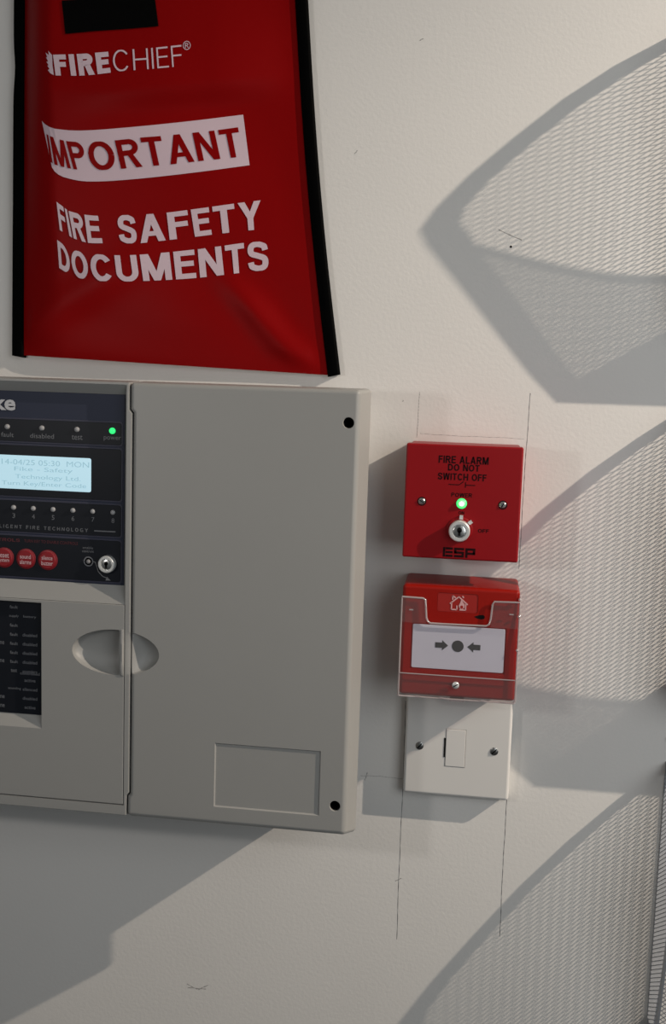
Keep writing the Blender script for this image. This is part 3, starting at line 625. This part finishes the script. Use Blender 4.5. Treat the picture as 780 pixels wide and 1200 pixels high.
def side_mesh(off, x):
    mb = MB()
    for ang in (math.radians(31), math.radians(-31)):
        for (z0,y0),(z1,y1) in clip_lines(inner, ang, STEP): mb.bar((x,y0+off,z0),(x,y1+off,z1), STRAND, .55, (1,0,0))
    return mb
def side_rim(off, x):
    mb = MB(); n = len(side_prof)
    vs = [(x-.6,y+off,z) for z,y in side_prof] + [(x-.6,y+off,z) for z,y in inner] + [(x+.6,y+off,z) for z,y in side_prof] + [(x+.6,y+off,z) for z,y in inner]; fs = []
    for i in range(n):
        j = (i+1) % n
        fs += [(i,j,n+j,n+i), (2*n+i,3*n+i,3*n+j,2*n+j), (i,2*n+i,2*n+j,j), (n+i,n+j,3*n+j,3*n+i)]
    return mb.add(vs, fs)
def on_front(x, l, off):                     # l along the sloping front, 0 at its foot
    return (x, 97.4 + l*.9787 + off, 38.5 + l*.2052)
LTOP = 165.0
def front_top(x): q = (x-RX0)/(RX1-RX0); return LTOP - 36*math.sin(math.pi*q)**1.3
for k in range(3):
    off = -286.0*k
    pk = side_rim(off, RX0).build('pocket_side', M_RACK, r, smooth=0); side_mesh(off, RX0).build('side_mesh', M_RACK, pk, smooth=0)
    pk2 = side_rim(off, RX1).build('pocket_side', M_RACK, r, smooth=0); side_mesh(off, RX1).build('side_mesh', M_RACK, pk2, smooth=0)
    xs = [RX0 + (RX1-RX0)*i/32 for i in range(33)]
    mb = MB(); vs = []; fs = []
    outer = [(x, front_top(x)) for x in xs]
    for x, l in outer:
        a, b = on_front(x, l-7, off), on_front(x, l, off); vs += [(a[0],a[1],a[2]-.5),(b[0],b[1],b[2]-.5),(b[0],b[1],b[2]+.5),(a[0],a[1],a[2]+.5)]
    for i in range(32):
        for q in range(4): fs.append((i*4+q, i*4+(q+1)%4, i*4+4+(q+1)%4, i*4+4+q))
    fs += [(0,1,2,3),(131,130,129,128)]
    mb.add(vs, fs); a, b = on_front(RX0, 0, off), on_front(RX1, 9, off)
    mb.add([on_front(RX0,0,off), on_front(RX1,0,off), on_front(RX1,9,off), on_front(RX0,9,off)] + [tuple(np.add(on_front(x,l,off),(0,0,-1))) for x,l in ((RX0,0),(RX1,0),(RX1,9),(RX0,9))],
           [(0,1,2,3),(7,6,5,4),(0,4,5,1),(1,5,6,2),(2,6,7,3),(3,7,4,0)])
    fp = mb.build('pocket_front', M_RACK, r, smooth=0)
    mf = MB(); poly = [(RX0, 4), (RX1, 4)] + [(x, l-5) for x, l in reversed(outer)]
    for ang in (math.radians(44), math.radians(-44)):
        for (x0,l0),(x1,l1) in clip_lines(poly, ang, STEP): mf.bar(on_front(x0,l0,off), on_front(x1,l1,off), STRAND*1.2, .3, (0,-.2052,.9787))
    mf.build('front_mesh', M_RACK, fp, smooth=0)
    MB().box(RX0, RX1, 96.2+off, 97.4+off, 0, 38.5).build('pocket_base', M_RACK, r, smooth=0)
for x in (RX0+40, RX1-40): MB().tube([(x,325,2),(x,0,2),(x,-480,2)], 1.8, 8).build('back_rod', M_RACK, r)
for y in (322, -230, -479): MB().tube([(RX0,y,2),(330,y,2),(RX1,y,2)], 1.8, 8).build('cross_rod', M_RACK, r)

# ------------------------------------------------------------------ lamps out of view
def spotlight(name, label, X, Y, Z):
    t = thing(name, label, 'lamp', (X, 900, Z))
    up = lambda prof, nm, mt: lathe_y(prof, X, Z, nm, mt, t)
    up([(38,900),(38,888),(30,884)], 'ceiling_rose', M_WHITE); up([(4,886),(4,Y+52)], 'stem', M_WHITE); up([(9,Y+54),(14,Y+46),(16,Y+22),(13,Y+20)], 'lamp_holder', M_WHITE)
def lathe_y(prof, X, Z, name, material, parent, seg=24):
    vs = []; fs = []
    for rr, y in prof:
        for k in range(seg): a = 2*math.pi*k/seg; vs.append((X+rr*math.cos(a), y, Z+rr*math.sin(a)))
    for j in range(len(prof)-1):
        for k in range(seg): k2 = (k+1) % seg; fs.append((j*seg+k, j*seg+k2, (j+1)*seg+k2, (j+1)*seg+k))
    fs.append(tuple(range(seg))); fs.append(tuple((len(prof)-1)*seg+k for k in range(seg-1,-1,-1)))
    return MB().add(vs, fs).build(name, material, parent)
spotlight('ceiling_spotlight', 'small white ceiling spotlight shining along the wall from the upper right', *LAMP)
